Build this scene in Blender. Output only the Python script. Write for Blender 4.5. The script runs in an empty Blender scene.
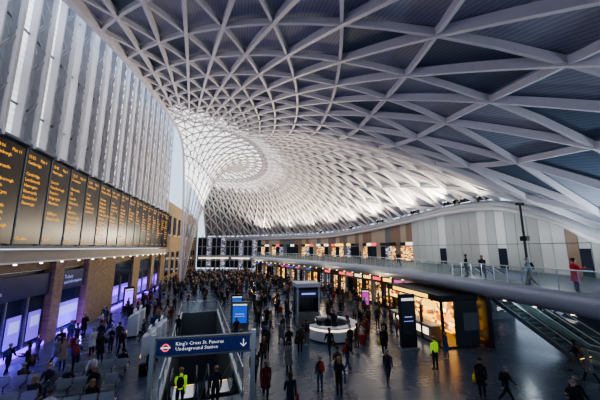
import bpy, math, random, bmesh
import numpy as np
from mathutils import Vector, Matrix
random.seed(7)
R=random.Random(11)
sc=bpy.context.scene
col=sc.collection
# ------------------------------------------------------------ materials
def mat(name,c,rough=.6,metal=0,em=None,es=0,noise=0,nscale=3,alpha=1):
    m=bpy.data.materials.new(name); m.use_nodes=True
    nt=m.node_tree; b=nt.nodes['Principled BSDF']
    b.inputs['Base Color'].default_value=(*c,1)
    b.inputs['Roughness'].default_value=rough
    b.inputs['Metallic'].default_value=metal
    if em: 
        b.inputs['Emission Color'].default_value=(*em,1); b.inputs['Emission Strength'].default_value=es
    if alpha<1: b.inputs['Alpha'].default_value=alpha
    if noise:
        tc=nt.nodes.new('ShaderNodeTexCoord'); n=nt.nodes.new('ShaderNodeTexNoise')
        n.inputs['Scale'].default_value=nscale; n.inputs['Detail'].default_value=4
        r=nt.nodes.new('ShaderNodeMapRange'); r.inputs['To Min'].default_value=1-noise; r.inputs['To Max'].default_value=1+noise
        mx=nt.nodes.new('ShaderNodeVectorMath'); mx.operation='SCALE'; mx.inputs[0].default_value=c
        nt.links.new(tc.outputs['Object'],n.inputs['Vector']); nt.links.new(n.outputs['Fac'],r.inputs['Value'])
        nt.links.new(r.outputs[0],mx.inputs['Scale']); nt.links.new(mx.outputs[0],b.inputs['Base Color'])
    return m
def emis(name,c,s): return mat(name,tuple(x*.5 for x in c),.5,0,c,s)
def goods(name,cols,strength,scale=2.5):
    m=bpy.data.materials.new(name); m.use_nodes=True; nt=m.node_tree; b=nt.nodes['Principled BSDF']
    tc=nt.nodes.new('ShaderNodeTexCoord'); mp=nt.nodes.new('ShaderNodeMapping'); mp.inputs['Scale'].default_value=(1,1,2.2)
    v=nt.nodes.new('ShaderNodeTexVoronoi'); v.inputs['Scale'].default_value=scale
    r=nt.nodes.new('ShaderNodeValToRGB'); r.color_ramp.interpolation='CONSTANT'
    el=r.color_ramp.elements
    while len(el)<len(cols): el.new(.5)
    for i,c in enumerate(cols):
        el[i].position=i/len(cols); el[i].color=(*c,1)
    sp=nt.nodes.new('ShaderNodeSeparateColor')
    nt.links.new(tc.outputs['Object'],mp.inputs[0]); nt.links.new(mp.outputs[0],v.inputs['Vector'])
    nt.links.new(v.outputs['Color'],sp.inputs[0]); nt.links.new(sp.outputs[0],r.inputs[0])
    nt.links.new(r.outputs[0],b.inputs['Emission Color']); nt.links.new(r.outputs[0],b.inputs['Base Color'])
    b.inputs['Emission Strength'].default_value=strength
    return m
M={}
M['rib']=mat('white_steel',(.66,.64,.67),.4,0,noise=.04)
M['ribgrey']=mat('shaded_steel',(.40,.38,.39),.45)  # darker copy of the rib steel, backlit shade put into its colour
M['steel']=mat('brushed_steel',(.5,.52,.56),.3,.9)
M['truss']=mat('truss_steel',(.16,.19,.23),.5)
M['dark']=mat('dark_metal',(.02,.022,.03),.4,.3)
M['black']=mat('black_panel',(.006,.006,.008),.25)
M['white']=mat('white_panel',(.72,.74,.76),.4)
M['grey']=mat('grey_panel',(.46,.50,.51),.5,noise=.06,nscale=.6)
M['midgrey']=mat('mid_grey_panel',(.15,.17,.20),.5)
M['brown']=mat('bronze_panel',(.25,.17,.13),.45,noise=.1)
M['navy']=mat('navy_cladding',(.03,.04,.06),.35)
M['fascia']=mat('fascia_metal',(.40,.44,.51),.35,.1,noise=.04,nscale=.8)
M['stone']=mat('pale_stone',(.42,.37,.3),.7,noise=.12)
M['amber']=emis('amber_led',(1,.43,.02),1.6)
M['whitelight']=emis('white_lamp',(1,.95,.85),6)
M['warmlight']=emis('warm_lamp',(1,.75,.4),7)
M['purple']=emis('purple_light',(.22,.05,1),3.0)
M['blueled']=emis('blue_screen',(.03,.14,.75),.7)
M['cyan']=emis('white_poster',(.42,.45,1),.8)
M['violet']=emis('violet_poster',(.22,.12,.9),.9)
M['signblue']=mat('sign_blue',(.008,.02,.12),.35,0,(.02,.05,.4),.09)
M['signnavy']=mat('sign_navy',(.01,.018,.07),.35,0,(.02,.05,.3),.05)
M['signtext']=emis('sign_white',(1,1,1),.75)
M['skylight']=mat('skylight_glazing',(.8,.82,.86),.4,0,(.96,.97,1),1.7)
M['warmgoods']=goods('shop_goods_warm',[(.9,.42,.08),(.12,.05,.02),(1,.62,.22),(.35,.12,.03),(1,.8,.5),(.05,.03,.03)],1.5)
M['coolgoods']=goods('shop_goods_cool',[(.1,.12,.2),(.4,.42,.5),(.02,.03,.05),(.7,.65,.6),(.12,.1,.2)],.6,2)
M['orangegoods']=goods('cafe_goods',[(1,.33,.02),(1,.5,.06),(.35,.12,.02),(1,.68,.2),(.12,.05,.03)],2.9,1.8)
M['redsign']=emis('red_sign',(1,.1,.12),1.5)
M['yellowsign']=emis('yellow_sign',(1,.6,.1),2.2)
M['pinksign']=emis('pink_sign',(.6,.08,.45),.8)
M['warmwhite']=emis('warm_white_sign',(1,.85,.65),1.7)
M['glass']=mat('balustrade_glass',(.36,.58,.56),.05,alpha=.28)
M['darkglass']=mat('dark_glazing',(.02,.03,.06),.08)
def slat(name,c):
    m=mat(name,c,.55,.0); nt=m.node_tree; b=nt.nodes['Principled BSDF']
    tc=nt.nodes.new('ShaderNodeTexCoord'); w=nt.nodes.new('ShaderNodeTexWave'); w.bands_direction='X'
    w.inputs['Scale'].default_value=1.6; w.inputs['Distortion'].default_value=0
    r=nt.nodes.new('ShaderNodeMapRange'); r.inputs['To Min'].default_value=.8; r.inputs['To Max'].default_value=1.1
    mx=nt.nodes.new('ShaderNodeVectorMath'); mx.operation='SCALE'; mx.inputs[0].default_value=c
    nt.links.new(tc.outputs['Object'],w.inputs[0]); nt.links.new(w.outputs['Fac'],r.inputs['Value'])
    nt.links.new(r.outputs[0],mx.inputs['Scale']); nt.links.new(mx.outputs[0],b.inputs['Base Color'])
    return m
M['pa']=slat('ceiling_slats_a',(.27,.31,.38)); M['pb']=slat('ceiling_slats_b',(.33,.36,.43))
M['pc']=slat('ceiling_slats_c',(.39,.41,.46)); M['pd']=slat('ceiling_slats_dark',(.10,.14,.20))
def louvre():
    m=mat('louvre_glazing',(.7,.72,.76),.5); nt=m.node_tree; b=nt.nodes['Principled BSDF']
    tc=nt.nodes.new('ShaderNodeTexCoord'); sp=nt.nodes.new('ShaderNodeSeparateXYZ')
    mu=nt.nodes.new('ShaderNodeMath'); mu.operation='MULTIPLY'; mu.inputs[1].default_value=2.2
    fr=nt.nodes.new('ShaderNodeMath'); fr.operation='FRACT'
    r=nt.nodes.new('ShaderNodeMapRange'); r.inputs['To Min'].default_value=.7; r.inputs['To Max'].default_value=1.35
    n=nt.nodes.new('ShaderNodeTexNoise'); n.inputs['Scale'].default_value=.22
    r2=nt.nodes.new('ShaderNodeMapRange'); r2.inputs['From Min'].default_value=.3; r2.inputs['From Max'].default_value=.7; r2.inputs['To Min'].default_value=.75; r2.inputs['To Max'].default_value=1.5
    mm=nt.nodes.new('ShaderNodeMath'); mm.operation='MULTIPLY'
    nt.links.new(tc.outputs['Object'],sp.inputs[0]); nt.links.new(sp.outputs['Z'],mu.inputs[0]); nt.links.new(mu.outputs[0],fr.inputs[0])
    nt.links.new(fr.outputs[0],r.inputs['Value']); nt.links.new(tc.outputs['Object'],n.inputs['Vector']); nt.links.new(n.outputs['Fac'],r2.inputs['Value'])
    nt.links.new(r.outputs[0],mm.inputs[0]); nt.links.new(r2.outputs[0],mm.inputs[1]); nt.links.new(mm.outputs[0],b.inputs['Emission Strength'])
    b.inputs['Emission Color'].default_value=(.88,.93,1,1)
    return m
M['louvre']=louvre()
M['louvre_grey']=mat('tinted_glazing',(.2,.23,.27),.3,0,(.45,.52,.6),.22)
def brick():
    m=mat('stock_brick',(.4,.3,.2),.85); nt=m.node_tree; b=nt.nodes['Principled BSDF']
    tc=nt.nodes.new('ShaderNodeTexCoord'); sp=nt.nodes.new('ShaderNodeSeparateXYZ'); cb=nt.nodes.new('ShaderNodeCombineXYZ')
    br=nt.nodes.new('ShaderNodeTexBrick'); br.inputs['Scale'].default_value=1.6
    br.inputs['Color1'].default_value=(.36,.25,.13,1); br.inputs['Color2'].default_value=(.23,.155,.09,1); br.inputs['Mortar'].default_value=(.22,.2,.16,1)
    nt.links.new(tc.outputs['Object'],sp.inputs[0]); nt.links.new(sp.outputs['Y'],cb.inputs['X']); nt.links.new(sp.outputs['Z'],cb.inputs['Y'])
    nt.links.new(cb.outputs[0],br.inputs['Vector']); nt.links.new(br.outputs['Color'],b.inputs['Base Color'])
    return m
M['brick']=brick()
def floormat():
    m=mat('polished_floor',(.1,.12,.16),.28); nt=m.node_tree; b=nt.nodes['Principled BSDF']
    tc=nt.nodes.new('ShaderNodeTexCoord'); br=nt.nodes.new('ShaderNodeTexBrick'); br.offset=.5
    br.inputs['Scale'].default_value=.8; br.inputs['Mortar Size'].default_value=.008
    br.inputs['Color1'].default_value=(.06,.085,.13,1); br.inputs['Color2'].default_value=(.08,.105,.15,1); br.inputs['Mortar'].default_value=(.03,.04,.06,1)
    n=nt.nodes.new('ShaderNodeTexNoise'); n.inputs['Scale'].default_value=.35; n.inputs['Detail'].default_value=5
    r=nt.nodes.new('ShaderNodeMapRange'); r.inputs['To Min'].default_value=.16; r.inputs['To Max'].default_value=.38
    nt.links.new(tc.outputs['Object'],br.inputs['Vector']); nt.links.new(br.outputs['Color'],b.inputs['Base Color'])
    nt.links.new(tc.outputs['Object'],n.inputs['Vector']); nt.links.new(n.outputs['Fac'],r.inputs['Value']); nt.links.new(r.outputs[0],b.inputs['Roughness'])
    return m
M['floor']=floormat()
# ------------------------------------------------------------ mesh builder
class MB:
    def __init__(s): s.v=[];s.f=[];s.m=[];s.ms=[]
    def mi(s,k):
        if k not in s.ms: s.ms.append(k)
        return s.ms.index(k)
    def add(s,v,f,k):
        o=len(s.v); s.v+= [tuple(p) for p in v]; s.f+=[tuple(i+o for i in q) for q in f]; s.m+=[s.mi(k)]*len(f)
    def box(s,c,d,k,rot=0):
        ca,sa=math.cos(rot),math.sin(rot); vs=[]
        for z in(-.5,.5):
            for x,y in((-.5,-.5),(.5,-.5),(.5,.5),(-.5,.5)):
                X=x*d[0];Y=y*d[1]; vs.append((c[0]+X*ca-Y*sa,c[1]+X*sa+Y*ca,c[2]+z*d[2]))
        s.add(vs,[(0,3,2,1),(4,5,6,7),(0,1,5,4),(1,2,6,5),(2,3,7,6),(3,0,4,7)],k)
    def tube(s,pts,rs,k,n=8,cap=True):
        pts=[Vector(p) for p in pts]
        if not isinstance(rs,(list,tuple)): rs=[rs]*len(pts)
        vs=[]
        for i,p in enumerate(pts):
            t=(pts[min(i+1,len(pts)-1)]-pts[max(i-1,0)]).normalized()
            a=Vector((0,0,1)) if abs(t.z)<.9 else Vector((1,0,0))
            u=t.cross(a).normalized(); w=t.cross(u)
            for j in range(n):
                th=2*math.pi*j/n; vs.append(p+u*math.cos(th)*rs[i]+w*math.sin(th)*rs[i])
        fs=[]
        for i in range(len(pts)-1):
            for j in range(n): fs.append((i*n+j,i*n+(j+1)%n,(i+1)*n+(j+1)%n,(i+1)*n+j))
        if cap: fs.append(tuple(range(n))); fs.append(tuple((len(pts)-1)*n+j for j in range(n)))
        s.add(vs,fs,k)
    def sweep(s,pts,w,h,k,up=Vector((0,0,1)),sc=None):
        pts=[Vector(p) for p in pts]; vs=[]
        for i,p in enumerate(pts):
            t=(pts[min(i+1,len(pts)-1)]-pts[max(i-1,0)])
            if t.length<1e-6: t=Vector((1,0,0))
            t.normalize(); a=up if abs(t.dot(up))<.97 else Vector((0,1,0.1))
            u=t.cross(a).normalized(); n=u.cross(t); q=sc[i] if sc else 1
            for x,y in((-.5,-.5),(.5,-.5),(.5,.5),(-.5,.5)): vs.append(p+u*x*w*q+n*y*h*q)
        fs=[]
        for i in range(len(pts)-1):
            for j in range(4): fs.append((i*4+j,i*4+(j+1)%4,(i+1)*4+(j+1)%4,(i+1)*4+j))
        fs+=[(0,1,2,3),tuple((len(pts)-1)*4+j for j in(3,2,1,0))]
        s.add(vs,fs,k)
    def sphere(s,c,r,k,n=8,m=6):
        if not isinstance(r,(tuple,list)): r=(r,r,r)
        vs=[];fs=[]
        for i in range(m+1):
            for j in range(n):
                a=math.pi*i/m; b=2*math.pi*j/n
                vs.append((c[0]+r[0]*math.sin(a)*math.cos(b),c[1]+r[1]*math.sin(a)*math.sin(b),c[2]+r[2]*math.cos(a)))
        for i in range(m):
            for j in range(n): fs.append((i*n+j,(i+1)*n+j,(i+1)*n+(j+1)%n,i*n+(j+1)%n))
        s.add(vs,fs,k)
    def text(s,txt,size,loc,rot,k,align='LEFT',sp=1.0):
        cu=bpy.data.curves.new('t','FONT'); cu.body=txt; cu.size=size; cu.align_x=align; cu.resolution_u=1; cu.space_line=sp
        o=bpy.data.objects.new('t',cu); col.objects.link(o)
        dg=bpy.context.evaluated_depsgraph_get(); me=o.evaluated_get(dg).to_mesh()
        mx=Matrix.Translation(loc)@rot
        s.add([mx@v.co for v in me.vertices],[tuple(p.vertices) for p in me.polygons],k)
        bpy.data.objects.remove(o)
    def mesh(s,name,smooth=False):
        me=bpy.data.meshes.new(name); me.from_pydata(s.v,[],s.f)
        for k in s.ms: me.materials.append(M[k] if isinstance(k,str) else k)
        me.polygons.foreach_set('material_index',s.m)
        if smooth: me.polygons.foreach_set('use_smooth',[True]*len(s.f))
        me.update(); return me
    def build(s,name,smooth=False,loc=(0,0,0),rz=0):
        o=bpy.data.objects.new(name,s.mesh(name,smooth)); col.objects.link(o); o.location=loc; o.rotation_euler=(0,0,rz); return o
RX=Matrix.Rotation(math.pi/2,4,'X'); ROTX_P=Matrix.Rotation(math.pi/2,4,'Z')@RX
def catmull(P,n=24):
    P=[Vector(p) for p in P]; P=[2*P[0]-P[1]]+P+[2*P[-1]-P[-2]]; o=[]
    for i in range(1,len(P)-2):
        a,b,c,d=P[i-1:i+3]
        for k in range(n):
            t=k/n; o.append(.5*((2*b)+(c-a)*t+(2*a-5*b+4*c-d)*t*t+(3*b-a-3*c+d)*t**3))
    o.append(P[-2]); return o
def resample(P,n):
    L=[0]
    for a,b in zip(P,P[1:]): L.append(L[-1]+(b-a).length)
    T=np.linspace(0,L[-1],n); A=np.array([list(p) for p in P])
    return [Vector((np.interp(t,L,A[:,0]),np.interp(t,L,A[:,1]),np.interp(t,L,A[:,2]))) for t in T]
# ------------------------------------------------------------ roof
CX,CY=-11.,60.
BAND=catmull([(-11,-17,8),(2,-16,7),(14,-10,6.2),(22,0,6),(25,10,6.3),(26.4,16.2,7.9),(27.6,19.7,9.6),(28.6,26.3,11.8),(28.9,34.5,12.3),(27.5,45.3,11.6),(25.4,56,10.8),(21.7,67.5,10.2),(15.5,78,10.1),(6.5,88,10.1),(-3,95,10),(-11,98,10)])
az=np.array([math.atan2(p.x-CX,-(p.y-CY)) for p in BAND]); rr=np.array([math.hypot(p.x-CX,p.y-CY) for p in BAND]); zz=np.array([p.z for p in BAND])
ZK=27.5
def Rp(a): return float(np.interp(a,az,rr))
def roof(a,r):
    Rm=Rp(a); r=min(r,Rm); u=r/Rm; zp=float(np.interp(a,az,zz))+.5
    k=2.2+1.3*math.sin(a)**2
    z=zp+(ZK-zp)*(1-u**2.2)-ZK*math.exp(-(r-.5)/k)
    return Vector((CX+r*math.sin(a),CY-r*math.cos(a),max(z,0)))
N=58; da=math.pi/N; dr=da/.8; r0=.5
J=int(math.log(80/r0)/dr)+1
def rj(j): return r0*math.exp(j*dr)
ribs=MB()
def scl(r): return min(1,(r/24)**.6)
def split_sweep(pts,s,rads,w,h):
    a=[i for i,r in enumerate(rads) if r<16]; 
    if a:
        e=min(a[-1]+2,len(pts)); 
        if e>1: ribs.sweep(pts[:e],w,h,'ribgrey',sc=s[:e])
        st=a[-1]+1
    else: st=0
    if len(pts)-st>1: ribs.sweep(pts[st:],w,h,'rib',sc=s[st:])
for i in range(0,N+1):
    a=i*da; Rm=Rp(a); edge=i in(0,N)
    pts=[];s=[];rd=[];j=0 if (i%4==0 or edge) else math.log((5.0 if i%2==0 else 15)/r0)/dr
    while True:
        r=rj(j); 
        if r>=Rm: pts.append(roof(a,Rm)); s.append(1);rd.append(Rm); break
        pts.append(roof(a,r)); s.append(max(.4,scl(r))); rd.append(r); j+=.5
    if edge: ribs.sweep(pts,.5,.75,'rib',sc=[max(.7,x) for x in s])
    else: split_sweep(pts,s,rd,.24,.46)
for sg in(1,-1):
    for i0 in range(-J-3-(-J-3)%2,N+J+2,2):
        run=[]
        def flush():
            global run
            if len(run)>1:
                rs=[q[2] for q in run]; P_=[q[0] for q in run]; S_=[q[1] for q in run]
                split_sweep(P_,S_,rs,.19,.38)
            run=[]
        j=math.log((4.0 if i0%4==0 else 14)/r0)/dr; j=math.ceil(j)
        while j<J+2:
            i=i0+sg*j; a=i*da; r=rj(j)
            if 0<=i<=N and r<Rp(max(0,min(math.pi,a))): run.append((roof(a,r),scl(r),r))
            else:
                if run and 0<=i<=N: run.append((roof(a,99),1,99))
                flush()
                if not(0<=i<=N) and ((sg>0 and i>N) or (sg<0 and i<0)): break
            j+=.5
        flush()
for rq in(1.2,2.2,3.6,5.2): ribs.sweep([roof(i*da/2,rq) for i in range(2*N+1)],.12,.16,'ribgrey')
ribs.build('roof_diagrid')
pan=MB(); rnd={}
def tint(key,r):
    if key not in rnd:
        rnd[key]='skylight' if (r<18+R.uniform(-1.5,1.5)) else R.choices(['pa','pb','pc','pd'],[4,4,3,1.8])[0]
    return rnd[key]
grid={}
for i in range(N+1):
    for j in range(J+1):
        p=roof(i*da,rj(j)); p.z+=.36*scl(min(rj(j),60)); grid[(i,j)]=p
vid={k:n for n,k in enumerate(grid)}; tris={}
js=int(math.log(3.4/r0)/dr)
for i in range(N):
    for j in range(js,J):
        r=rj(j)
        if r>Rp(i*da) and r>Rp((i+1)*da): continue
        if (i+j)%2==0:
            T=[(((i,j),(i+1,j+1),(i,j+1)),('L',i,j)),(((i,j),(i+1,j),(i+1,j+1)),('R',i+1,j-1))]
        else:
            T=[(((i,j),(i+1,j),(i,j+1)),('L',i,j-1)),(((i+1,j),(i+1,j+1),(i,j+1)),('R',i+1,j))]
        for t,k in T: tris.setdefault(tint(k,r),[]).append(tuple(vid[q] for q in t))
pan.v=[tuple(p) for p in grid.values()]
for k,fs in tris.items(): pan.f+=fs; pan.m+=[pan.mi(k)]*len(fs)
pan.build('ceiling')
rb=MB(); rb.sweep(resample(BAND,140),.9,1.0,'fascia'); rb.tube([p+Vector((-.3,0,-.45)) for p in resample(BAND,140)],.28,'rib',8)
rb.build('trim_1',True)
# ------------------------------------------------------------ floor with stair opening
A=Vector((-1.5,15.2)); B=Vector((-4.1,34.5)); U=(B-A).normalized(); V=Vector((U.y,-U.x)); HW=1.75
hole=[A-V*HW,A+V*HW,B+V*HW,B-V*HW]
bm=bmesh.new()
outer=[(-15,-22),(32,-22),(32,101),(-15,101)]
ov=[bm.verts.new((x,y,0)) for x,y in outer]; hv=[bm.verts.new((p.x,p.y,0)) for p in hole]
es=[bm.edges.new((L[k],L[(k+1)%4])) for L in(ov,hv) for k in range(4)]
bmesh.ops.triangle_fill(bm,edges=es,use_beauty=True)
for f in bm.faces:
    if f.normal.z<0: f.normal_flip()
me=bpy.data.meshes.new('floor'); bm.to_mesh(me); me.materials.append(M['floor'])
col.objects.link(bpy.data.objects.new('floor',me))
pit=MB(); hz=-7
for k in range(4):
    a,b=hole[k],hole[(k+1)%4]
    pit.add([(a.x,a.y,0),(b.x,b.y,0),(b.x,b.y,hz),(a.x,a.y,hz)],[(0,1,2,3)],'midgrey')
pit.add([(p.x,p.y,hz) for p in hole],[(0,1,2,3)],'midgrey')
pit.build('stairwell_lining')
def escalator(rise,run,w=1.3,strip=.035):
    m=MB(); n=int(run/.4); fl=1.2
    prof=[(-fl,0),(0,0),(run,rise),(run+fl,rise)]
    def z(y): return 0 if y<0 else (rise if y>run else rise*y/run)
    m.box((0,-fl/2,-.02),(w-.3,fl,.06),'steel'); m.box((0,run+fl/2,rise-.02),(w-.3,fl,.06),'steel')
    for k in range(n):
        y=(k+.5)*run/n; m.box((0,y,z(y)-.12),(w-.3,run/n+.01,.22),'dark'); m.box((0,y-run/n/2*(1 if rise>0 else -1),z(y)+.0),(w-.3,.03,.03),'yellowsign' if k in(0,n-1) else 'truss')
    for sx in(-1,1):
        x=sx*(w/2-.08)
        m.sweep([(x,y,q-.05) for y,q in prof],.2,.3,'midgrey')
        vs=[]
        for y,q in prof: vs+=[(x,y,q+.1),(x,y,q+.88)]
        m.add(vs,[(2*k,2*k+2,2*k+3,2*k+1) for k in range(3)],'glass')
        hp=[]
        for t in range(7):
            an=-math.pi/2-math.pi*t/6; hp.append((x,-fl+.4*math.cos(an),.52+.4*math.sin(an)))
        hp+=[(x,0,.92),(x,run,rise+.92)]
        for t in range(7):
            an=math.pi/2-math.pi*t/6; hp.append((x,run+fl+.4*math.cos(an),rise+.52+.4*math.sin(an)))
        m.tube(hp,.05,'dark',6)
        m.tube([(x,q[1]+(.09 if k_<6 else 0),q[2]-.085+(.1 if k_<3 else 0)) for k_,q in enumerate(hp[1:9])],strip,'white',5)
    return m.mesh('escalator')
em=escalator(-6.2,11)
ang=math.atan2(-U.x,U.y)
for sx in(-.85,.85):
    p=A+U*1.6+V*sx
    o=bpy.data.objects.new('escalator',em); col.objects.link(o); o.location=(p.x,p.y,.02); o.rotation_euler=(0,0,ang)
em2=escalator(4.3,7.6,1.5,.07)
for x in(21.6,23.6):
    o=bpy.data.objects.new('escalator',em2); col.objects.link(o); o.location=(x,15.2,.03); o.rotation_euler=(0,0,.14)
bl=MB()
def rail(m,pts,h):
    for a,b in zip(pts,pts[1:]):
        a=Vector(a);b=Vector(b)
        m.add([a+Vector((0,0,.1)),b+Vector((0,0,.1)),b+Vector((0,0,h-.05)),a+Vector((0,0,h-.05))],[(0,1,2,3)],'glass')
    m.tube([Vector(p)+Vector((0,0,h)) for p in pts],.04,'steel',6)
    for p in pts: m.tube([Vector(p),Vector(p)+Vector((0,0,h))],.025,'steel',5)
e=.12
q=[A-V*(HW+e),B-V*(HW+e)+U*e,B+V*(HW+e)+U*e,A+V*(HW+e)]
pts=[]
for a,b in zip(q,q[1:]):
    n=max(2,int((b-a).length/1.8))
    for k in range(n): pts.append((a.x+(b.x-a.x)*k/n,a.y+(b.y-a.y)*k/n,0))
pts.append((q[3].x,q[3].y,0))
rail(bl,pts,1.15)
for a,b in((q[0],q[1]),(q[3],q[2])): bl.box(((a.x+b.x)/2,(a.y+b.y)/2,.08),(.16,(b-a).length,.16),'white',ang)
bl.build('glass_balustrade')
# ------------------------------------------------------------ mezzanine
EDGE=catmull([(13,-14,4.7),(15.2,0,4.7),(15.8,8,4.7),(16.3,15.5,4.7),(16.5,28,4.7),(13.8,43,4.7),(8.4,60,4.7),(2.8,74,4.7)])
NE=90
E=resample(EDGE,NE)
WALLC=[p for p in BAND if p.y>-14 and p.x>2 and p.y<88.2]
WALLC=[p for p in WALLC if not(p.y<0 and p.x<13)]
W=resample(WALLC,NE)
mz=MB()
prof=[(0.0,4.85),(-.28,4.75),(-.38,4.45),(-.3,4.05),(.1,3.75),(1.0,3.66)]
def norm2(P,i):
    t=P[min(i+1,len(P)-1)]-P[max(i-1,0)]; return Vector((t.y,-t.x,0)).normalized()
vs=[]
for i in range(NE):
    n=norm2(E,i)
    for o_,z in prof: vs.append((E[i].x+n.x*o_,E[i].y+n.y*o_,z))
k=len(prof)
mz.add(vs,[(i*k+j,i*k+j+1,(i+1)*k+j+1,(i+1)*k+j) for i in range(NE-1) for j in range(k-1)],'fascia')
vs=[]
for i in range(NE):
    n=norm2(E,i)
    vs+=[(E[i].x,E[i].y,4.85),(E[i].x+n.x*.3,E[i].y+n.y*.3,4.85),(E[i].x+n.x*.3,E[i].y+n.y*.3,4.7),(W[i].x,W[i].y,4.7),(W[i].x,W[i].y,3.66),(E[i].x+n.x,E[i].y+n.y,3.66)]
mz.add(vs,[(i*6+j,i*6+j+1,(i+1)*6+j+1,(i+1)*6+j) for i in range(NE-1) for j in range(5)],'midgrey')
mz.build('mezzanine_floor',True)
mr=MB(); rail(mr,[Vector((E[i].x+norm2(E,i).x*.15,E[i].y+norm2(E,i).y*.15,4.85)) for i in range(0,NE)],1.05)
mr.build('mezzanine_railing')
bw=MB()
Wd=resample(WALLC,80)
for i in range(79):
    a,b=Wd[i],Wd[i+1]; t=(b-a); L=Vector((t.x,t.y,0)).length; an=math.atan2(t.y,t.x); c=(a+b)/2; n=Vector((t.y,-t.x,0)).normalized()
    top=min(a.z,b.z)+.1
    if top<5.2: continue
    h=top-4.7
    if c.y<42:
        k='brown' if (c.y<20 and i%3==0) else ('grey' if R.random()<.75 else 'white')
        bw.box((c.x,c.y,4.7+h/2),(L-.06,.2,h),k,an); bw.box((c.x+n.x*.1,c.y+n.y*.1,4.7+h/2),(L,.1,h),'dark',an)
        if h>3.4: bw.box((c.x-n.x*.12,c.y-n.y*.12,4.7+2.7),(L,.04,.05),'dark',an)
        if i%7==2: bw.box((c.x-n.x*.12,c.y-n.y*.12,4.7+1.15),(1.1,.06,2.2),'darkglass',an)
    else:
        bw.box((c.x,c.y,4.7+h/2),(L,.2,h),R.choice(['stone','brown','midgrey','stone']),an)
        if i%4!=0:
            bw.box((c.x-n.x*.15,c.y-n.y*.15,4.7+1.4),(L-.1,.12,2.3),R.choice(['warmgoods','darkglass','coolgoods','warmgoods','darkglass']),an)
            bw.box((c.x-n.x*.2,c.y-n.y*.2,4.7+3.0),(L-.05,.2,.5),R.choice(['yellowsign','warmwhite','navy','redsign','dark','dark']),an)
bw.build('wall_right')
SF=[Vector((E[i].x+norm2(E,i).x*1.3,E[i].y+norm2(E,i).y*1.3,0)) for i in range(NE)]+[Vector((6.8,80,0)),Vector((6.6,87.6,0))]
SF=resample(SF,52)
sf=MB()
for i in range(51):
    a,b=SF[i],SF[i+1]; t=b-a; L=t.length; an=math.atan2(t.y,t.x); c=(a+b)/2; n=Vector((t.y,-t.x,0)).normalized()
    if c.y<19: continue
    sf.box((a.x,a.y,1.83),(.5,.4,3.64),'dark' if i%3 else 'midgrey',an)
    if c.y<27:
        sf.box((c.x,c.y,1.83),(L,.2,3.64),'navy',an)
        sf.box((c.x-n.x*.12,c.y-n.y*.12,1.5),(L*.8,.06,2.6),'darkglass',an)
    else:
        sf.box((c.x+n.x*.3,c.y+n.y*.3,1.4),(L,.1,2.8),R.choice(['warmgoods','warmgoods','coolgoods','orangegoods','warmgoods','darkglass','coolgoods']),an)
        sf.box((c.x,c.y,3.22),(L,.3,.85),'dark',an)
        sf.box((c.x-n.x*.2,c.y-n.y*.2,3.25),(L*.7,.1,.36),R.choice(['warmwhite','yellowsign','pinksign','dark','redsign','blueled','dark']),an)
        sf.box((c.x,c.y,.15),(L,.25,.3),'dark',an)
        sf.box((c.x-n.x*.05,c.y-n.y*.05,1.5),(.07,.1,2.7),'dark',an)
sf.build('shopfront')
dl=MB()
for i in range(12,NE,2):
    n=norm2(E,i); p=E[i]+n*.75
    if 18<p.y<27: continue
    dl.tube([(p.x,p.y,3.68),(p.x,p.y,3.6)],.09,'warmlight',8)
dl.build('soffit_downlights')
rw=MB()
for k in range(14):
    y=-8+k*2.2; rw.box((28,y,1.83),(.2,2.15,3.6),'midgrey')
    if k%2: rw.box((27.85,y,1.8),(.05,1.6,2.2),'coolgoods')
rw.box((23.6,25.6,1.83),(8.5,.2,3.6),'midgrey')
for k in range(4): rw.box((20.5+k*2.0,25.45,1.5),(1.5,.06,1.8),'coolgoods' if k%2 else 'darkglass')
rw.build('wall_under_mezzanine')
# ------------------------------------------------------------ left wall
XW=-14.
lv=MB(); tr=MB()
y=-14.5; ys=[]
while y<58: ys.append(y); y+=2.5
for y in ys:
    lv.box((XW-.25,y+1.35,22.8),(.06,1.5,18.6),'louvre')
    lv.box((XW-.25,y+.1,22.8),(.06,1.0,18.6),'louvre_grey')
    for z in np.arange(16,32,5.0): tr.box((XW-.18,y+1.25,z),(.12,2.5,.1),'truss')
    for dy in(-.42,.62):
        tr.box((XW+.0,y+dy,22.7),(.5,.11,18.8),'rib')
    tr.box((XW+.7,y+.1,22.7),(.22,.22,18.8),'rib')
    z=13.6;f=0
    while z<31:
        for yy in(-.42,.62):
            a=(XW+.2,y+yy,z) if f else (XW+.7,y+.1,z); b=(XW+.7,y+.1,z+1.5) if f else (XW+.2,y+yy,z+1.5)
            tr.tube([a,b],.045,'ribgrey',4,False)
        a=(XW-.1,y-.4,z) if f else (XW-.1,y+.6,z); b=(XW-.1,y+.6,z+1.5) if f else (XW-.1,y-.4,z+1.5)
        tr.tube([a,b],.05,'rib',4,False)
        z+=1.5; f=1-f
lv.build('window_1'); tr.build('trim_2')
bd=MB()
bd.box((XW+.15,20.5,10.25),(.4,75.5,6.3),'dark')
bd.box((XW+.5,20.5,13.47),(.5,75.5,.16),'truss'); bd.box((XW+.5,20.5,7.03),(.5,75.5,.16),'truss')
dest=['Leeds','Edinburgh','Cambridge','Peterborough','Kings Lynn','Newcastle','Aberdeen','York','Harrogate','Hull','Stevenage','Letchworth','Doncaster','Sunderland','Lincoln','Ely','Welwyn Gdn City','Royston']
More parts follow.
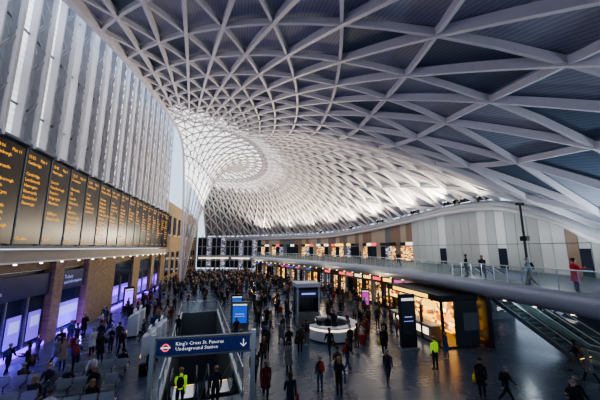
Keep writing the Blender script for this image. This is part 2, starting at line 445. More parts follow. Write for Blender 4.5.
for y in ys:
    bd.box((XW+.42,y+1.25,10.25),(.14,2.3,6.0),'black')
    bd.box((XW+.48,y,10.25),(.1,.1,6.2),'truss')
    if y<5: continue
    L=['%02d:%02d      Plat %d'%(R.randint(12,18),R.choice([0,3,6,15,22,30,36,45,52]),R.randint(0,11)),R.choice(dest),'']
    for q_ in range(R.randint(5,11)): L.append(R.choice(dest))
    L+=['','Calling at','%s only'%R.choice(dest)][:R.randint(0,3)]
    bd.text('\n'.join(L[:15]),.29,(XW+.51,y+.2,12.75),ROTX_P,'amber',sp=1.3)
    bd.text('On time',.27,(XW+.51,y+.2,7.5),ROTX_P,'amber')
bd.build('departure_board')
lw=MB()
lw.box((XW+.1,20,6.5),(.9,77,.75),'stone'); lw.box((XW+.25,20,6.08),(.6,77,.12),'white')
for y in np.arange(-10,58,2.4): lw.tube([(XW+.4,y,6.0),(XW+.4,y,5.92)],.09,'whitelight',8)
bays=[(8,17.3),(18,25.8),(27,30.8),(36.8,42.5),(45,50.5),(52,56)]
prev=-18
for a,b in bays+[(57.5,57.5)]:
    lw.box((XW-.3,(prev+a)/2,3.1),(.9,a-prev,6.2),'brick'); prev=b
for a,b in bays: lw.box((XW-.5,(a+b)/2,5.8),(.5,b-a,.8),'brick')
lw.box((XW-.2,78,8),(.8,42,16),'brick')
for k in range(8):
    y=60+k*4.6; lw.box((XW+.25,y,4),(.1,2.2,4.4),'darkglass'); lw.box((XW+.25,y,11.5),(.1,2.2,3.6),'darkglass'); lw.box((XW+.3,y,9.5),(.3,2.8,.3),'stone')
lw.build('wall_left')
for n_,(a,b) in enumerate(bays):
    s=MB(); c=(a+b)/2; w=b-a-.04
    s.box((XW-.6,c,2.7),(.1,w,5.3),'navy')
    s.box((XW-.2,c,4.4),(.3,w-.2,1.5),'signnavy' if n_<3 else 'darkglass')
    nb=max(1,int(w/1.9))
    for q_ in range(nb):
        yy=a+(q_+.5)*w/nb
        s.box((XW-.35,yy,1.9),(.1,w/nb-.15,3.5),'darkglass')
        s.box((XW-.22,yy,1.6),(.08,w/nb-.8,1.9),'violet')
        s.box((XW-.17,yy,1.9),(.03,w/nb-1.1,.7),'cyan' if n_<3 else 'purple')
        s.box((XW-.25,yy-w/nb/2+.06,1.9),(.16,.1,3.7),'steel')
    s.box((XW-.1,c,.12),(.3,w,.24),'purple')
    if n_<3: s.text('Tickets\nand information',.42,(XW-.03,a+.5,4.5),ROTX_P,'cyan')
    s.build('ticket_office_front')
# ------------------------------------------------------------ far facade
ff=MB()
F=[Vector((6.5,88.3,0)),Vector((-3,94.8,0)),Vector((-13.4,97.5,0))]
for a,b in zip(F,F[1:]):
    t=b-a; L=t.length; an=math.atan2(t.y,t.x); n=7
    for k in range(n):
        c=a+t*(k+.5)/n
        ff.box((c.x,c.y+.2,5.6),(L/n,.1,9.6),'coolgoods' if k%3==1 else 'darkglass',an)
        p=a+t*k/n; ff.box((p.x,p.y,5.4),(.2,.35,10.8),'fascia',an)
    for z in(.3,3.2,4.4,7.4,10.2): 
        c=(a+b)/2; ff.box((c.x,c.y,z),(L,.3,.2 if z!=4.4 else .6),'fascia',an)
    c=(a+b)/2; ff.box((c.x,c.y-.3,3.8),(L*.9,.2,.4),'warmwhite',an)
ff.build('wall_back')
# ------------------------------------------------------------ furniture & kiosks
s=MB(); 
s.box((-1.23,12.5,3.24),(3.5,.14,.56),'signblue'); s.box((-1.23,12.5,3.55),(3.62,.2,.07),'truss'); s.box((-1.23,12.5,2.93),(3.62,.2,.07),'truss')
for x in(-3.12,.66): 
    s.box((x,12.5,1.85),(.17,.17,3.7),'steel'); s.box((x,12.5,.02),(.4,.4,.04),'steel')
s.text("King's Cross St. Pancras\nUnderground Station",.185,(-2.3,12.42,3.29),RX,'signtext',sp=1.0)
s.text("↓",.4,(.1,12.42,3.1),RX,'signtext')
s.tube([(-2.65+.12*math.cos(t),12.4,3.24+.12*math.sin(t)) for t in np.linspace(0,2*math.pi,20)],.022,'redsign',6); s.box((-2.65,12.39,3.24),(.34,.04,.05),'signtext')
s.build('underground_station_sign')
s=MB(); cx,cy=7.4,23.2; n=40
def ringwall(m,r0_,r1_,z0,z1,k,a0=0,a1=2*math.pi):
    vs=[];fs=[]
    for i in range(n+1):
        t=a0+(a1-a0)*i/n; c_,s_=math.cos(t),math.sin(t)
        vs+=[(cx+r0_*c_,cy+r0_*s_,z0),(cx+r1_*c_,cy+r1_*s_,z0),(cx+r1_*c_,cy+r1_*s_,z1),(cx+r0_*c_,cy+r0_*s_,z1)]
    for i in range(n):
        for j in range(4): fs.append((i*4+j,i*4+(j+1)%4,(i+1)*4+(j+1)%4,(i+1)*4+j))
    m.add(vs,fs,k)
ringwall(s,1.75,1.95,.12,1.05,'white',-2.9,2.0); ringwall(s,1.45,2.1,1.05,1.13,'white',-2.9,2.0); ringwall(s,1.8,1.9,0,.12,'dark',-2.9,2.0)
ringwall(s,1.5,1.6,.7,.76,'midgrey',-2.9,2.0); ringwall(s,1.96,1.99,.85,.98,'warmwhite',-2.9,2.0); ringwall(s,0,1.7,.0,.02,'dark')
for t in(-2.5,-1.7,-.8,.2,1.2): 
    s.box((cx+1.55*math.cos(t),cy+1.55*math.sin(t),1.32),(.45,.05,.32),'dark',t+math.pi/2); s.box((cx+1.55*math.cos(t),cy+1.55*math.sin(t),1.16),(.1,.1,.1),'dark',t)
s.build('information_desk')
s=MB(); 
s.box((6.3,27.4,.1),(2.1,2.1,.2),'dark'); s.box((6.3,27.4,3.6),(2.3,2.3,.35),'fascia')
for x in(-1,1):
    for y in(-1,1): s.box((6.3+x,27.4+y,1.8),(.14,.14,3.4),'fascia')
s.box((6.3,28.4,1.8),(1.9,.06,3.2),'midgrey'); s.box((7.3,27.4,1.8),(.06,1.9,3.2),'darkglass'); s.box((5.3,27.4,1.8),(.06,1.9,3.2),'darkglass')
s.box((6.3,26.42,.65),(1.9,.1,1.1),'midgrey'); s.box((6.3,26.38,2.85),(1.8,.1,.7),'signnavy'); s.box((6.3,26.31,2.85),(1.3,.02,.15),'cyan'); s.box((6.3,27.0,1.2),(1.8,.7,.06),'steel')
s.build('information_booth')
def totem(x,y,w,h,kf,rz=0,body='dark',name='information_totem'):
    s=MB(); s.box((0,0,.06),(w+.2,.5,.12),'steel'); s.box((0,0,h/2+.1),(w,.28,h),body); s.box((0,-.15,h*.58),(w*.8,.03,h*.6),kf)
    s.box((0,-.155,h*.93),(w*.8,.03,h*.05),'signtext'); s.box((0,-.17,h*.6),(w*.5,.02,.06),'cyan'); s.box((0,-.17,h*.52),(w*.6,.02,.04),'cyan')
    s.build(name,loc=(x,y,0),rz=rz)
TOT=[(11.9,19.4,1.2,3.6,'navy',0,'dark','information_totem'),(.2,26.4,1.5,2.3,'blueled',-.15,'midgrey','advertising_screen'),(-.1,31,1.2,2.2,'blueled',0,'dark','advertising_screen'),(14.2,31.5,.9,2.3,'pinksign',-.3,'dark','advertising_screen'),(-12,36.2,1.0,2.6,'purple',.6,'dark','advertising_screen')]
for t in TOT: totem(*t)
s=MB(); x0,x1,y0,y1=14.2,17.2,18.8,26.2; xc=(x0+x1)/2; yc=(y0+y1)/2
s.box((xc,yc,.06),(x1-x0,y1-y0,.12),'dark'); s.box((xc,yc,3.38),(x1-x0+.2,y1-y0+.2,.44),'dark')
s.box((x1-.1,yc,1.65),(.15,y1-y0,3.0),'orangegoods')
for y in(y0,y0+2.45,y0+4.9,y1): s.box((x0+.08,y,1.7),(.16,.16,3.2),'dark')
s.box((xc+.55,y0,1.65),(x1-x0-1.1,.15,3.0),'navy'); s.box((xc+.9,y0-.09,1.75),(1.3,.03,1.2),'midgrey')
s.box((x0+1.6,y0+1.6,1.9),(.1,2.6,2.2),'orangegoods')
s.box((x0+.5,yc+.5,.6),(.8,5.8,1.1),'brown'); s.box((x0+.5,yc+.5,1.2),(.95,6.0,.08),'white'); s.box((x0+.35,yc+.5,1.45),(.35,4.5,.4),'glass'); s.box((x0+.09,yc+.5,.7),(.03,5,.5),'warmwhite')
for k_ in range(4): s.box((x0+.02,y0+1.2+k_*1.7,2.8),(.06,1.45,.5),'yellowsign' if k_%2==0 else 'orangegoods')
s.box((x0-.12,yc,3.38),(.05,5,.28),'yellowsign')
for k_ in range(5): s.tube([(xc-.6,y0+.8+k_*1.4,3.2),(xc-.6,y0+.8+k_*1.4,2.5)],.02,'dark',4); s.sphere((xc-.6,y0+.8+k_*1.4,2.4),.14,'warmlight')
s.build('coffee_kiosk')
def tmach(x,y,rz):
    s=MB(); s.box((0,0,.08),(1.0,.6,.16),'dark'); s.box((0,0,.85),(1.1,.7,1.4),'white'); s.add([(-.55,-.35,1.55),(.55,-.35,1.55),(.55,.35,1.85),(-.55,.35,1.85),(-.55,.35,1.55),(.55,.35,1.55)],[(0,1,2,3),(3,2,5,4),(0,3,4),(1,5,2)],'white')
    s.box((0,-.36,1.2),(.6,.03,.42),'blueled'); s.box((.0,-.36,.75),(.8,.03,.1),'dark'); s.box((.35,-.37,.5),(.2,.04,.15),'yellowsign'); s.box((0,.0,1.95),(1.1,.12,.25),'white')
    s.build('ticket_machine',loc=(x,y,0),rz=rz)
for k_ in range(3): tmach(-5.4,20.6+k_*1.4,-1.4)
for k_ in range(2): tmach(-8.2,26.5+k_*1.4,-1.4)
bm_=MB()
bm_.box((0,0,.4),(2.5,.06,.06),'steel')
for x in(-1,1): bm_.box((x,0,.2),(.06,.06,.4),'steel'); bm_.box((x,0,.02),(.08,.6,.04),'steel')
for side in(-1,1):
    for k_ in range(4):
        x=-.96+.64*k_
        bm_.box((x,side*.32,.43),(.54,.46,.035),'steel')
        for q_ in range(5): bm_.box((x,side*.07,.54+q_*.085),(.54,.025,.07),'fascia')
    for k_ in range(5):
        x=-1.28+.64*k_; bm_.box((x,side*.3,.64),(.04,.42,.03),'dark'); bm_.box((x,side*.48,.54),(.03,.03,.2),'dark')
bme=bm_.mesh('bench_seating')
bpos=[(-6.3,14.6),(-6.9,16.6),(-7.2,18.6),(-9.6,15.4),(-9.9,17.4)]
for x,y in bpos:
    o=bpy.data.objects.new('bench_seating',bme); col.objects.link(o); o.location=(x,y,0); o.rotation_euler=(0,0,.1)
BINS=((3,29),(-9,31),(9.5,27),(1.8,40))
for x,y in BINS:
    s=MB(); s.tube([(0,0,0),(0,0,.9)],[.26,.26],'steel',14); s.tube([(0,0,.9),(0,0,1.02)],[.28,.18],'dark',14); s.box((0,-.25,.75),(.25,.06,.14),'black'); s.build('litter_bin',loc=(x,y,0))
s=MB(); s.tube([(18.3,15.4,4.7),(18.3,15.4,9.9)],[.09,.06],'dark',8); s.box((18.3,15.4,4.72),(.35,.35,.05),'dark'); s.box((18.1,15.2,7.6),(.25,.45,.3),'dark'); s.box((18.3,15.4,9.9),(.5,.2,.16),'dark'); s.tube([(18.3,15.4,7.9),(18.1,15.2,7.75)],.03,'dark',5)
s.build('camera_pole')
for yt in (28,31,34,41,50,60,70,80):
    p=min(BAND,key=lambda q:abs(q.y-yt)+(100 if q.x<5 else 0)); s=MB()
    s.box((0,0,.65),(.1,2.4,.1),'dark')
    for k_ in range(4): s.box((0,-1+.66*k_,.9),(.3,.35,.4),'dark'); s.box((-.05,-1+.66*k_,1.1),(.22,.25,.02),'whitelight')
    for k_ in(-1,1): s.box((0,k_,.55),(.08,.08,.3),'dark')
    s.build('uplight_cluster',loc=(p.x-.5,p.y,p.z))
# ------------------------------------------------------------ people
def person(pose,fine=True,coat=False,longhair=False,pack=False,bag=False,sub=1):
    nodes=[];par=[];rad=[];reg=[]
    def nd(co,r,p,g): nodes.append(Vector(co));rad.append(r);par.append(p);reg.append(g);return len(nodes)-1
    lean=pose.get('lean',0)
    pv=nd((0,0,.97),.145,-1,'top'); s1=nd((0,lean*.2,1.12),.14,pv,'top'); ch=nd((0,lean*.5,1.30),.165,s1,'top'); nb=nd((0,lean*.8-.01,1.46),.085,ch,'top')
    nk=nd((0,lean*.95,1.53),.056,nb,'skin'); h1=nd((0,lean+.02,1.585),.075,nk,'head'); h2=nd((0,lean+.015,1.655),.1,h1,'head'); h3=nd((0,lean+.005,1.715),.08,h2,'head')
    hands=[]
    for sx,key in((-1,'L'),(1,'R')):
        sw,eb,ab=pose['arm'+key]
        sh=nd((sx*.175,lean*.7,1.41),.07,ch,'top')
        d=Vector((sx*math.sin(ab),math.sin(sw)*math.cos(ab),-math.cos(sw)*math.cos(ab))); el=nodes[sh]+d*.29
        e_=nd(el,.052,sh,'top'); d2=Vector((-sx*.1*eb,math.sin(sw+eb),-math.cos(sw+eb))).normalized(); wr=el+d2*.25
        w_=nd(wr,.034,e_,'top'); pl=nd(wr+d2*.05,.032,w_,'skin'); pe=nd(wr+d2*.10,.028,pl,'skin'); hands.append((wr,d2,sx))
    for sx,key in((-1,'L'),(1,'R')):
        th,kn=pose['leg'+key]
        hp=nd((sx*.09,0,.9),.098,pv,'leg'); K=nodes[hp]+Vector((0,math.sin(th),-math.cos(th)))*.42
        m_=nd((nodes[hp]+K)/2,.085,hp,'leg'); k_=nd(K,.062,m_,'leg'); t2=th-kn; An=K+Vector((0,math.sin(t2),-math.cos(t2)))*.4
        cf=nd(K*.6+An*.4,.06,k_,'leg'); a_=nd(An,.042,cf,'leg'); ft=t2*.6
        hl=nd(An+Vector((0,-.02,-.05)),.045,a_,'shoe'); to=nd(An+Vector((0,.17*math.cos(ft),-.055)),.036,hl,'shoe')
    me=bpy.data.meshes.new('p'); me.from_pydata([tuple(c) for c in nodes],[(p,i) for i,p in enumerate(par) if p>=0],[])
    o=bpy.data.objects.new('p',me); col.objects.link(o)
    md=o.modifiers.new('s','SKIN'); md.use_smooth_shade=True; md.branch_smoothing=.6
    for i,sv in enumerate(me.skin_vertices[0].data): sv.radius=(rad[i],rad[i]); sv.use_root=(i==0)
    if sub: 
        ms=o.modifiers.new('u','SUBSURF'); ms.levels=sub; ms.render_levels=sub
    dg=bpy.context.evaluated_depsgraph_get(); ev=o.evaluated_get(dg).to_mesh()
    V=[v.co.copy() for v in ev.vertices]; Fc=[tuple(p.vertices) for p in ev.polygons]
    bpy.data.objects.remove(o)
    segs=[(nodes[p],nodes[i],reg[i],(rad[i]+rad[p])/2) for i,p in enumerate(par) if p>=0]
    def near(c):
        best=None;bd_=9
        for a,b,g,r in segs:
            ab_=b-a; t=max(0,min(1,(c-a).dot(ab_)/max(1e-9,ab_.length_squared))); d=(c-(a+ab_*t)).length/r
            if d<bd_: bd_=d;best=g
        return best
    m=MB(); groups={}
    for f in Fc:
        c=sum((V[i] for i in f),Vector())/len(f); g=near(c)
        if g=='head':
            ly=c.y-lean; g='hair' if (c.z>1.715 or (ly<-.01 and c.z>1.57) or (ly<.04 and c.z>1.66)) else 'skin'
        groups.setdefault(g,[]).append(f)
    for v in V:
        if .85<v.z<1.5 and abs(v.x)<.17 and abs(v.y-lean*.5)<.2:
            y0_=lean*.5; v.y=y0_+(v.y-y0_)*.74
    m.v=[tuple(v) for v in V]
    for g,fs in groups.items(): m.f+=fs; m.m+=[m.mi(g)]*len(fs)
    hy=lean+.015
    if fine:
        m.tube([(0,hy+.085,1.672),(0,hy+.115,1.635),(0,hy+.085,1.628)],[.008,.017,.012],'skin',6)
        for sx in(-1,1):
            m.sphere((sx*.034,hy+.088,1.665),.011,'hair',6,4); m.sphere((sx*.098,hy-.005,1.65),(.012,.02,.032),'skin',6,4)
        m.sphere((0,hy+.083,1.597),(.024,.01,.006),'lip',6,4)
        m.sphere((0,hy-.018,1.70),(.1,.108,.078),'hair',12,8)
    if longhair: m.sphere((0,hy-.06,1.60),(.092,.06,.16),'hair',10,8)
    for wr,d,sx in hands:
        if not fine: break
        s_=Vector((0,0,1)).cross(d) if abs(d.z)<.9 else Vector((0,1,0)); s_=(s_-d*s_.dot(d)).normalized(); pn=d.cross(s_).normalized()
        if (pn.x*-sx)<0 and abs(d.z)>.9: pn=-pn
        base=wr+d*.095
        for ln,of in ((.072,-.027),(.08,-.009),(.075,.009),(.058,.026)):
            b0=base+s_*of; m.tube([b0,b0+d*ln*.5+pn*.006,b0+d*ln*.9+pn*.025],[.009,.008,.006],'skin',5)
        b0=wr+d*.03+s_*.025; m.tube([b0,b0+s_*.025+d*.025,b0+s_*.03+d*.06],[.011,.01,.007],'skin',5)
    if coat:
        n_=14;vs=[];L=[(.155,.115,1.02),(.185,.145,.85),(.215,.185,.58)]
        for rx,ry,z in L:
            for i in range(n_): t=2*math.pi*i/n_; vs.append((rx*math.cos(t),ry*math.sin(t),z))
        m.add(vs,[(a*n_+i,a*n_+(i+1)%n_,(a+1)*n_+(i+1)%n_,(a+1)*n_+i) for a in range(2) for i in range(n_)],'top')
    if pack:
        m.sphere((0,lean*.6-.19,1.25),(.15,.11,.23),'bag',10,8); m.box((0,lean*.6-.28,1.17),(.2,.06,.18),'bag')
        for sx in(-1,1): m.tube([(sx*.1,lean*.6-.12,1.42),(sx*.11,lean*.7+.02,1.475),(sx*.12,lean*.6+.12,1.3),(sx*.13,lean*.4-.08,1.1)],.018,'bag',5)
    if bag:
        m.box((.27,0,.78),(.1,.34,.28),'bag'); m.tube([(.27,-.1,.92),(.2,0,1.2),(.12,0,1.49),(.22,0,1.2),(.27,.1,.92)],.012,'bag',5)
    zmin=min(v[2] for v in m.v)
    m.v=[(x,y,z-zmin) for x,y,z in m.v]
    return m
ORDER=['skin','hair','top','leg','shoe','bag','lip']
def C(n,c,r=.8): return mat(n,c,r)
skins=[C('skin_a',(.55,.33,.24),.55),C('skin_b',(.42,.24,.16),.55),C('skin_c',(.2,.11,.07),.55),C('skin_d',(.62,.4,.3),.55)]
hairs=[C('hair_black',(.01,.008,.008)),C('hair_brown',(.05,.025,.012)),C('hair_blonde',(.3,.19,.08)),C('hair_grey',(.25,.24,.23))]
tops=[C('cloth_black',(.008,.008,.01)),C('cloth_navy',(.01,.016,.04)),C('cloth_charcoal',(.03,.032,.038)),C('cloth_brown',(.07,.04,.025)),C('cloth_olive',(.05,.055,.03)),C('cloth_beige',(.32,.25,.17)),C('cloth_grey',(.16,.17,.19)),C('cloth_burgundy',(.13,.012,.02)),C('cloth_blue',(.03,.07,.2)),C('cloth_white',(.6,.6,.6))]
tw=[10,8,7,3,3,1.8,2.5,1.3,1.5,1.3]
legs=[C('denim_dark',(.012,.018,.04)),C('denim_blue',(.04,.07,.14)),C('trouser_black',(.008,.008,.01)),C('trouser_grey',(.05,.05,.06)),C('trouser_khaki',(.16,.12,.08))]
lw_=[5,2,7,2,.7]
shoes=[C('shoe_black',(.01,.01,.01),.4),C('shoe_white',(.5,.5,.5),.5)]
bags=[C('bag_black',(.012,.012,.014)),C('bag_red',(.3,.02,.02)),C('bag_blue',(.02,.05,.18)),C('bag_tan',(.2,.11,.05)),C('bag_yellow',(.85,.62,.03))]
lip=C('lips',(.35,.12,.1),.5)
red=C('coat_red',(.65,.015,.03)); hivis=mat('hi_vis_green',(.55,.95,.06),.6,0,(.5,.9,.05),.3); lightblue=C('shirt_light_blue',(.35,.5,.65))
M['skin']=skins[0];M['hair']=hairs[0];M['top']=tops[0];M['leg']=legs[0];M['shoe']=shoes[0];M['bag']=bags[0];M['lip']=lip
P=dict
stand=P(armL=(.05,.15,.1),armR=(-.02,.12,.1),legL=(.03,.02),legR=(-.04,.02))
walk1=P(armL=(.45,.35,.08),armR=(-.4,.25,.08),legL=(-.38,.25),legR=(.42,.12),lean=.03)
walk2=P(armL=(-.35,.25,.08),armR=(.4,.4,.08),legL=(.33,.06),legR=(-.3,.35),lean=.03)
phone=P(armL=(.1,.2,.08),armR=(.35,1.75,.1),legL=(.06,.05),legR=(-.06,.03))
both=P(armL=(.3,1.5,.08),armR=(.3,1.5,.08),legL=(0.1,.1),legR=(-.05,.03))
pull=P(armL=(.2,.3,.08),armR=(-.5,.05,.15),legL=(.35,.1),legR=(-.32,.3),lean=.03)
sitp=P(armL=(.5,1.0,.08),armR=(.5,1.0,.08),legL=(1.5,1.5),legR=(1.42,1.45),lean=.02)
specs=[(stand,P()),(walk1,P(pack=True)),(walk2,P(coat=True,longhair=True)),(phone,P(coat=True)),(both,P(longhair=True,bag=True)),(pull,P()),(walk1,P(bag=True,longhair=True)),(walk2,P(pack=True)),(stand,P(coat=True,longhair=True,bag=True)),(phone,P(pack=True))]
def finish(m,name):
    remap=[ORDER.index(k) for k in m.ms]; m.m=[remap[i] for i in m.m]; m.ms=list(ORDER); return m.mesh(name,True)
HI=[finish(person(p,True,**k),'person_body') for p,k in specs]
SIT=finish(person(sitp,True),'person_seated'); SIT2=finish(person(sitp,True,longhair=True),'person_seated')
LO=[person(p,False,coat=k.get('coat',False),longhair=k.get('longhair',False),pack=k.get('pack',False),sub=0) for p,k in specs[:7]]
def put(me,x,y,rz,z=0,name='pedestrian',s=None,top=None,leg=None,bag=None,hair=None):
    o=bpy.data.objects.new(name,me); col.objects.link(o); o.location=(x,y,z+.002); o.rotation_euler=(0,0,rz)
    s=s or R.uniform(.92,1.04); o.scale=(s*R.uniform(1.0,1.12),s,s)
    ch=[R.choice(skins),hair or R.choice(hairs),top or R.choices(tops,tw)[0],leg or R.choices(legs,lw_)[0],R.choice(shoes[:1]*3+shoes[1:]),bag or R.choice(bags[:4]),lip]
    for i,sl in enumerate(o.material_slots): sl.link='OBJECT'; sl.material=ch[i]
    return o
sm=MB(); sm.box((0,0,.38),(.42,.26,.6),'bag'); 
for k_ in range(4): sm.box((-.15+.1*k_,-.135,.38),(.03,.02,.54),'bag')
for x in(-.15,.15):
    sm.tube([(x*.7,.1,.66),(x*.7,.1,1.0)],.01,'steel',5)
    for y in(-.09,.09): sm.tube([(x-.02,y,.04),(x+.02,y,.04)],.04,'dark',8)
sm.tube([(-.11,.1,1.0),(.11,.1,1.0)],.016,'dark',6)
sme=sm.mesh('suitcase')
def case(x,y,rz):
    o=bpy.data.objects.new('suitcase',sme); col.objects.link(o); o.location=(x,y,0); o.rotation_euler=(0,0,rz)
    o.material_slots[0].link='OBJECT'; o.material_slots[0].material=R.choice(bags[:4])
taken=[]
def free(x,y,d): return all((x-a)**2+(y-b)**2>d*d for a,b in taken)
pi=math.pi
FG=[(9.6,18.6,2.6,8,P(top=tops[0],bag=bags[4])),(13.2,17.2,.5,3,P()),(11.5,12.7,2.2,8,P(top=tops[0],bag=bags[4])),(12.1,11.9,-2.6,1,P()),(4.1,14.8,.3,9,P()),(4.9,14.2,-.4,4,P(top=tops[0])),(5.3,15.6,2.8,3,P()),
(2.3,13.0,0,6,P(hair=hairs[1])),(1.4,14.6,3.0,2,P(top=tops[7])),(.95,16.4,.1,0,P()),(3.4,19.9,3.1,4,P()),(4.2,20.1,3.0,8,P()),(7.6,19.6,.2,0,P()),(6.3,16.8,-1.2,7,P()),(8.4,20.3,.6,3,P()),
(19.2,14.0,.4,7,P()),(18.3,12.8,.2,2,P(top=tops[6])),(14.0,10.4,2.9,1,P(top=tops[0])),(13.2,9.9,2.0,3,P(top=tops[0])),(-12.2,22,-.3,5,P()),(-9.9,20.3,.6,3,P()),(-10.7,21.2,-2,2,P()),(-12,25.2,.4,1,P()),(-11,24,2.8,5,P()),(-9.4,22.6,1.2,8,P()),(-11.2,19.5,1.8,4,P()),(-12.2,18.3,.2,0,P()),(-8.4,24.2,0,3,P()),(-12.4,28,1.6,9,P()),(-10.2,27.2,-1,6,P()),
(-4.4,17.6,.1,7,P()),(-4.6,25.4,2.9,0,P()),(-7,25,1.2,2,P()),(2.0,22.5,-.4,1,P()),(2.8,25.6,2.2,5,P(top=tops[5])),(10.3,23.2,1.8,8,P()),(9.9,21.8,.4,3,P()),(1.6,18.2,2.9,6,P()),(11.4,24.8,.2,0,P()),(12.6,22.2,-1.5,4,P()),(12.8,23.4,-1.5,0,P()),
(-8.2,20.9,.9,3,P()),(-7.4,22.0,2.9,1,P()),(-8.9,19.6,.3,9,P()),(-12.6,20.3,.1,7,P()),(-12.0,16.6,.4,2,P()),
(2.9,16.9,.4,3,P()),(7.9,15.0,2.8,1,P()),(3.2,22.0,.2,2,P()),(5.0,21.6,3.0,9,P()),(2.0,20.4,.5,0,P()),(6.0,19.2,.1,6,P()),(10.9,21.0,2.5,1,P()),(3.6,24.0,.3,3,P()),(2.6,27.4,2.8,2,P()),(4.4,26.2,.1,0,P())]
for x,y,h,v,k in FG: put(HI[v],x,y,h,**k); taken.append((x,y))
put(HI[0],11.4,15.9,.2,name='station_worker',s=1.05,top=hivis,leg=legs[0]); taken.append((11.4,15.9))
put(HI[1],-2.35,14.4,.1,name='station_worker',s=1.03,top=hivis,leg=legs[2],bag=bags[0]); put(HI[0],-.85,14.3,.1,s=1.0,top=tops[1]); taken+= [(-2.3,14.4),(-.9,14.3)]
case(-12.0,21.2,.3); case(2.3,26.3,.3); case(-11.4,24.5,1); case(9.1,20.9,.4); case(-5.0,18.4,.2)
for x,y,me_ in((7.1,23.0,HI[0]),(7.9,23.9,HI[4])): put(me_,x,y,2.8,z=.02,name='desk_attendant',top=tops[1])
for (bx,by),side,off,me_ in ((bpos[0],-1,-.96,SIT),(bpos[0],1,.32,SIT2),(bpos[1],-1,.32,SIT),(bpos[1],1,-.96,SIT2),(bpos[2],1,.96,SIT),(bpos[3],-1,-.32,SIT),(bpos[3],1,.96,SIT2),(bpos[4],1,-.32,SIT),(bpos[4],-1,.96,SIT),(bpos[2],-1,-.32,SIT2)):
    ca,sa=math.cos(.1),math.sin(.1); lx,ly=off,side*.24
    put(me_,bx+lx*ca-ly*sa,by+lx*sa+ly*ca,.1+(0 if side>0 else pi),name='seated_traveller',s=1.0)
for x,y,h,v,k in ((17.0,14.3,.9,7,P(top=lightblue,leg=legs[4],bag=bags[0])),(17.2,12.0,-1.9,3,P(top=red,leg=legs[2])),(18.2,20.5,.5,0,P(top=tops[0])),(18.3,19.0,2.6,2,P(top=tops[1])),(19.5,33,2,1,P()),(17.5,40,1,0,P()),(14.6,50,2,2,P())):
    put(HI[v],x,y,h,z=4.7,name='pedestrian',s=1.0,**k)
def edge_x(y): return float(np.interp(y,[p.y for p in E],[p.x for p in E]))
def ok(x,y):
    if x<-13 or x>edge_x(min(y,74))+.3: return False
    p=Vector((x,y))-A; u=p.dot(U); v=p.dot(V)
    if -1<u<21.5 and abs(v)<2.4: return False
    if 13.3<x and 18<y<27: return False
    if math.hypot(x-7.4,y-23.2)<2.7 or math.hypot(x-6.3,y-27.4)<2.0: return False
    if math.hypot(x-CX,y-CY)<1.3: return False
    if abs(x+5.4)<1 and 19.6<y<24.6: return False
    if abs(x+8.2)<1 and 25.8<y<28.8: return False
    if -8.8<x<-5 and y<20: return False
    for t in TOT:
        if abs(x-t[0])<t[2]/2+.5 and abs(y-t[1])<.8: return False
    for bx,by in BINS:
        if math.hypot(x-bx,y-by)<.8: return False
    return True
cnt=0
while cnt<140:
    y=19+28*R.random()**.8; x=R.uniform(-12.5,16)
    if not ok(x,y) or not free(x,y,.95): continue
    if x>3 and y<25 and R.random()<.35: continue
    taken.append((x,y)); h=R.choice([0,pi,0,pi,R.uniform(0,6.28)])+R.gauss(0,.4); v=R.randrange(len(HI))
    put(HI[v],x,y,h); cnt+=1
    if v==5 or R.random()<.08: 
        px,py=x+.35*math.cos(h)+.5*math.sin(h),y+.35*math.sin(h)-.5*math.cos(h)
        if all((px-a)**2+(py-b)**2>.3 for a,b in taken) and ok(px,py): case(px,py,h); taken.append((px,py))
dc=MB(); cnt=0
while cnt<310:
    y=47+42*R.random(); x=R.uniform(-13,13)
    if not ok(x,y) or not free(x,y,.7): continue
    if y>85-abs(x)*.3: continue
    taken.append((x,y)); m=R.choice(LO); h=R.choice([0,pi])+R.gauss(0,.6); s=R.uniform(.92,1.05); ca,sa=math.cos(h)*s,math.sin(h)*s
    mm={'skin':R.choice(skins),'hair':R.choice(hairs),'top':R.choices(tops,tw)[0],'leg':R.choices(legs,lw_)[0],'shoe':shoes[0],'bag':R.choice(bags[:4]),'lip':lip}
    o_=len(dc.v); dc.v+=[(x+vx*ca-vy*sa,y+vx*sa+vy*ca,vz*s+.002) for vx,vy,vz in m.v]
    dc.f+=[tuple(i+o_ for i in f) for f in m.f]; loc=[dc.mi(mm[k]) for k in m.ms]; dc.m+=[loc[i] for i in m.m]; cnt+=1
dc.build('distant_crowd',True)
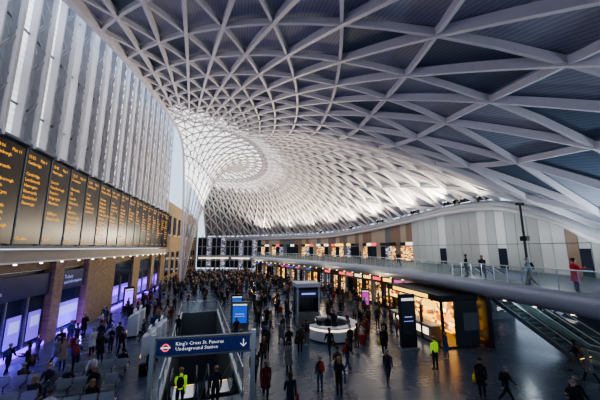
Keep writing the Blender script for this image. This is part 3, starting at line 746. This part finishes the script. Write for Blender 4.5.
# ------------------------------------------------------------ lights
def spot(loc,tgt,e_,c,ang_=110,r=.3,name='uplight_and_fill'):
    l=bpy.data.lights.new(name,'SPOT'); l.energy=e_; l.color=c; l.spot_size=math.radians(ang_); l.spot_blend=.8; l.shadow_soft_size=r
    o=bpy.data.objects.new(name,l); col.objects.link(o); o.location=loc; o.rotation_euler=(Vector(tgt)-Vector(loc)).to_track_quat('-Z','Y').to_euler(); return o
for yt in (24,31,38,46,54,62,70,78,86):
    p=min(BAND,key=lambda q_:abs(q_.y-yt)+(100 if q_.x<3 else 0))
    d=Vector((CX-p.x,CY-p.y,0)).normalized(); loc=p+d*2.8+Vector((0,0,.2))
    spot(loc,loc+d*11+Vector((0,0,9)),7500 if yt>30 else 3000,(1,.85,.64),140,.3)
for x,y,z in((20.5,3,5.2),(22.5,12,6.0),(14,-6,5.2)):  # added cool fill to brighten the ceiling near the camera
    spot((x,y,z),(x-7,y+8,z+12),1500,(.78,.88,1),150,.3)
for x,y in((-4,18),(6,24),(-4,36),(6,42),(-5,54),(2,62),(-4,76)):  # added fill for the hall, aimed down from under the roof
    a_=math.atan2(x-CX,-(y-CY)); z=roof(a_,math.hypot(x-CX,y-CY)).z-.9
    spot((x,y,z),(x,y,0),1700,(.66,.82,1),120,.3,'hall_fill')
def pl(x,y,z,e_,c,name):
    l=bpy.data.lights.new(name,'POINT'); l.energy=e_; l.color=c; l.shadow_soft_size=.2
    o=bpy.data.objects.new(name,l); col.objects.link(o); o.location=(x,y,z)
for x,y in((15.8,31),(12.8,43),(8,57),(4,70)): pl(x-.6,y,3.2,150,(1,.75,.45),'shop_fill')  # added warm fill under the mezzanine along the shops
for x,y,e_ in((23,10,90),(20.3,18,60)): pl(x,y,3.3,e_,(.8,.92,1),'soffit_fill')  # added cool fill beneath the mezzanine slab
for x,y in((24,18),(25,27),(24.5,38)): pl(x,y,8.2,200,(.9,.98,.97),'gallery_fill')  # added light that brightens the gallery back wall
for y in(12,21,29): pl(XW+.9,y,1.0,260,(.25,.12,1),'purple_lamp')
w=bpy.data.worlds.new('World'); sc.world=w; w.use_nodes=True
w.node_tree.nodes['Background'].inputs[0].default_value=(.62,.77,1,1); w.node_tree.nodes['Background'].inputs[1].default_value=1.5
cd=bpy.data.cameras.new('camera'); cd.lens=17; cd.sensor_width=36; cd.clip_end=400
co=bpy.data.objects.new('camera',cd); col.objects.link(co); co.location=(0,0,7); co.rotation_euler=(math.radians(99.6),0,math.radians(-11.8)); sc.camera=co
try:
    sc.view_settings.view_transform='AgX'; sc.view_settings.look='AgX - Medium High Contrast'
except Exception as ex: print(ex)
print('DONE',len(bpy.data.objects))
